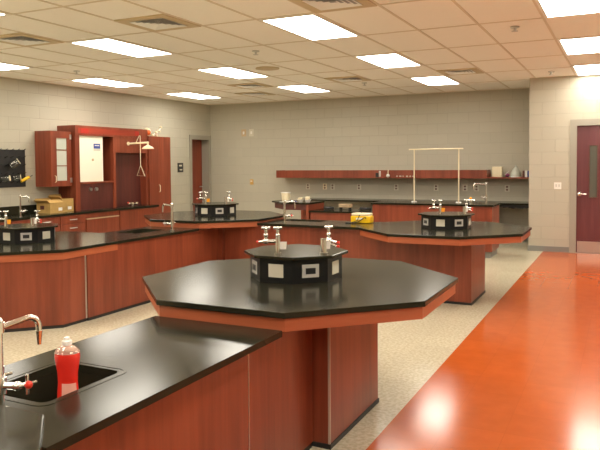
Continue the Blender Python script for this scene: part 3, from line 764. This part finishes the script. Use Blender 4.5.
# things on the tall cabinet
t = thing('plush_ball', 'orange and white ball on top of the tall cabinet', 'ball', (-8.38, 10.38, tz))
MB().ball((-8.38, 10.38, tz+.085), .085).build('ball', M['cream'], t, True)
MB().ball((-8.33, 10.37, tz+.08), .055, .8, 1, 1).build('orange_patch', plain('orange_red_paint', (.75, .13, .02), .5), t, True)
t = thing('molecule_model', 'white ball and stick model on top of the tall cabinet', 'model', (-8.38, 10.68, tz))
P = [(-8.38, 10.56, tz+.03), (-8.36, 10.64, tz+.09), (-8.40, 10.70, tz+.03), (-8.36, 10.74, tz+.12), (-8.38, 10.82, tz+.20)]
mb = MB()
for a, b_ in zip(P, P[1:]): mb.cyl(a, b_, .009)
mb.build('sticks', M['white'], t, True)
for p_ in P: MB().ball(p_, .03).build('atom', M['cream'], t, True)
# safety shower
shy, shz = 9.62, 1.86
t = thing('safety_shower', 'cream safety shower head on an arm in front of the fume hood', 'safety shower', (hxf, shy, shz))
MB().cyl((hxf-.03, shy, shz), (hxf+.012, shy, shz), .035).cyl((hxf, shy, shz), (-7.74, shy, shz+.01), .017).cyl((-7.74, shy, shz+.025), (-7.74, shy, shz-.04), .018).ball((-7.74, shy, shz+.01), .022).build('arm', M['cream'], t, True)
MB().lathe((-7.74, shy, shz-.105), [(.108, 0), (.110, .008), (.085, .035), (.045, .055), (.02, .07)], 28).build('shower_head', M['cream'], t, True)
px_ = -7.90
MB().tube([(px_-.10, shy-.02, shz+.01), (px_-.02, shy-.02, shz+.14), (px_, shy-.02, shz+.14), (px_, shy-.02, 1.46)], .006, 8).build('pull_rod', M['cream'], t, True)
MB().tube([(px_, shy-.02, 1.46), (px_-.06, shy-.05, 1.27), (px_+.06, shy+.02, 1.26), (px_, shy-.02, 1.46)], .006, 8).build('pull_handle', M['cream'], t, True)
# eyewash on the worktop in the recess
ex, ey = -8.20, 9.72
t = thing('eyewash_fixture', 'small chrome eyewash fixture with red tips on the worktop under the shower', 'eyewash', (ex, ey, .70))
MB().cyl((ex, ey, .70), (ex, ey, .73), .02).cyl((ex, ey-.11, .735), (ex, ey+.13, .735), .013).build('body', M['chrome'], t, True)
for dy in (-.10, .0, .12): MB().cyl((ex, ey+dy, .735), (ex, ey+dy, .765), .018, .024).build('nozzle', M['cream'], t, True)
MB().ball((ex, ey-.125, .765), .016).build('red_knob', M['redtip'], t, True)
# cardboard boxes
def carton(x0, x1, y0, y1, z1, label, flap, px):
    t = thing('cardboard_box', label, 'cardboard box', ((x0+x1)/2, (y0+y1)/2, .70), 'cardboard boxes on the wall counter')
    p = .006
    MB().ring([(x0, y0), (x1, y0), (x1, y1), (x0, y1)], [(x0+p, y0+p), (x1-p, y0+p), (x1-p, y1-p), (x0+p, y1-p)], .70, z1).box(x0+p, x1-p, y0+p, y1-p, .70, .706).build('carton', M['card'], t)
    MB().quad_slab(((x0+x1)/2, y0-.03, z1+.025), (1, 0, 0), (0, -.8, .6), x1-x0, .08, .005).build('flap', M['card'], t)
    MB().quad_slab((x0-.02, (y0+y1)/2, z1+.03), (0, 1, 0), (-.5, 0, .85), y1-y0, .08, .005).build('flap', M['card'], t)
    if flap: MB().quad_slab((x1-.06, (y0+y1)/2, z1+.02), (0, 1, 0), (-.93, 0, .35), y1-y0, .12, .005).build('flap', M['card'], t)
    MB().box(x1, x1+.002, y1-.13, y1-.05, .735, .785).build('sticker', M['white'], t)
    if px: MB().box(x0+.08, x0+.17, y0-.002, y0, .76, .82).build('printed_mark', M['woodd'], t)
carton(-8.46, -8.16, 7.70, 8.00, .865, 'open cardboard box nearest on the left wall counter', True, True)
carton(-8.50, -8.24, 8.03, 8.28, .915, 'second cardboard box, behind the open one under the glass cabinet', False, False)
# pegboard with glassware
t = thing('drying_pegboard', 'black drying pegboard on the left wall at the edge of the photo', 'pegboard', (XL, 7.1, 1.13))
MB().box(XL+.003, XL+.02, 6.55, 7.60, 1.13, 1.72).build('board', M['peg'], t)
for y in [6.64+.113*k for k in range(9)]:
    for z_ in (1.20, 1.33, 1.46, 1.59, 1.70):
        MB().cyl((XL+.02, y, z_), (XL+.10, y, z_+.03), .005, n=6).build('peg', M['peg'], t)
def flask(y, z_, ax, lab, sc=1.):
    c = Vector((XL+.10, y, z_)); ax = Vector(ax).normalized()
    t = thing('glass_beaker', lab, 'beaker', tuple(c), 'glassware on the pegboard')
    rot = ax.to_track_quat('Z', 'Y').to_matrix().to_4x4()
    mt = Matrix.Translation(c) @ rot @ Matrix.Scale(sc, 4)
    mb = MB().lathe((0, 0, 0), [(.048, -.075), (.056, -.07), (.058, .02), (.048, .05), (.044, .07), (.041, .07), (.045, .048), (.054, .02), (.052, -.066), (.001, -.066)], 22)
    bmesh.ops.transform(mb.bm, matrix=mt, verts=mb.bm.verts)
    mb.build('glass_body', M['glass'], t, True)
    mb = MB().lathe((0, 0, 0), [(.044, .066), (.051, .068), (.051, .078), (.043, .078)], 22)
    bmesh.ops.transform(mb.bm, matrix=mt, verts=mb.bm.verts)
    mb.build('rim_glint', M['cream'], t, True)  # cream ring paints the glint along the glass rim
flask(7.32, 1.50, (.5, .65, .55), 'glass beaker hung tilted on the black pegboard, upper one', 1.)
flask(7.15, 1.27, (.75, .5, .1), 'glass beaker low on the pegboard, left of two', .85)
flask(7.36, 1.28, (.6, .75, .1), 'glass beaker low on the pegboard, beside the yellow brush', .8)
t = thing('yellow_brush', 'yellow brush hanging at the lower right of the pegboard', 'brush', (XL+.06, 7.55, 1.27))
MB().cyl((XL+.07, 7.47, 1.22), (XL+.07, 7.62, 1.28), .022, .028).build('bristles', M['yellow'], t, True)
MB().cyl((XL+.07, 7.60, 1.27), (XL+.07, 7.69, 1.31), .006).build('handle', M['cord'], t, True)

# ---------------------------------------------------------------- world, camera
w = bpy.data.worlds.new('world'); SC.world = w; w.use_nodes = True
w.node_tree.nodes['Background'].inputs[0].default_value = (.5, .5, .5, 1); w.node_tree.nodes['Background'].inputs[1].default_value = .1
cam = bpy.data.cameras.new('camera'); co = bpy.data.objects.new('camera', cam); COL.objects.link(co)
F, YAW, PIT, ROLL, PX, PY, PZ, CXP, CYP = 661.19, .4552, .0421, -.0072, .0472, -.0009, 1.4725, 300.1, 191.2
f = Vector((-math.sin(YAW)*math.cos(PIT), math.cos(YAW)*math.cos(PIT), -math.sin(PIT)))
r = Vector((math.cos(YAW), math.sin(YAW), 0)); u = r.cross(f)
r2 = r*math.cos(ROLL)+u*math.sin(ROLL); u2 = -r*math.sin(ROLL)+u*math.cos(ROLL)
mw = Matrix((r2, u2, -f)).transposed().to_4x4(); mw.translation = (PX, PY, PZ)
co.matrix_world = mw
cam.sensor_width = 36; cam.lens = 36*F/600; cam.clip_start = .05; cam.clip_end = 60
cam.shift_x = -(CXP-300)/600; cam.shift_y = (CYP-225)/600
SC.camera = co
vs_ = SC.view_settings
vs_.view_transform = 'Standard'; vs_.look = 'None'; vs_.exposure = 0.0; vs_.gamma = 1; vs_.use_curve_mapping = False
SC.cycles.max_bounces = 10; SC.cycles.diffuse_bounces = 6; SC.cycles.glossy_bounces = 5; SC.cycles.transmission_bounces = 8
SC.cycles.sample_clamp_indirect = 6; SC.cycles.use_denoising = True
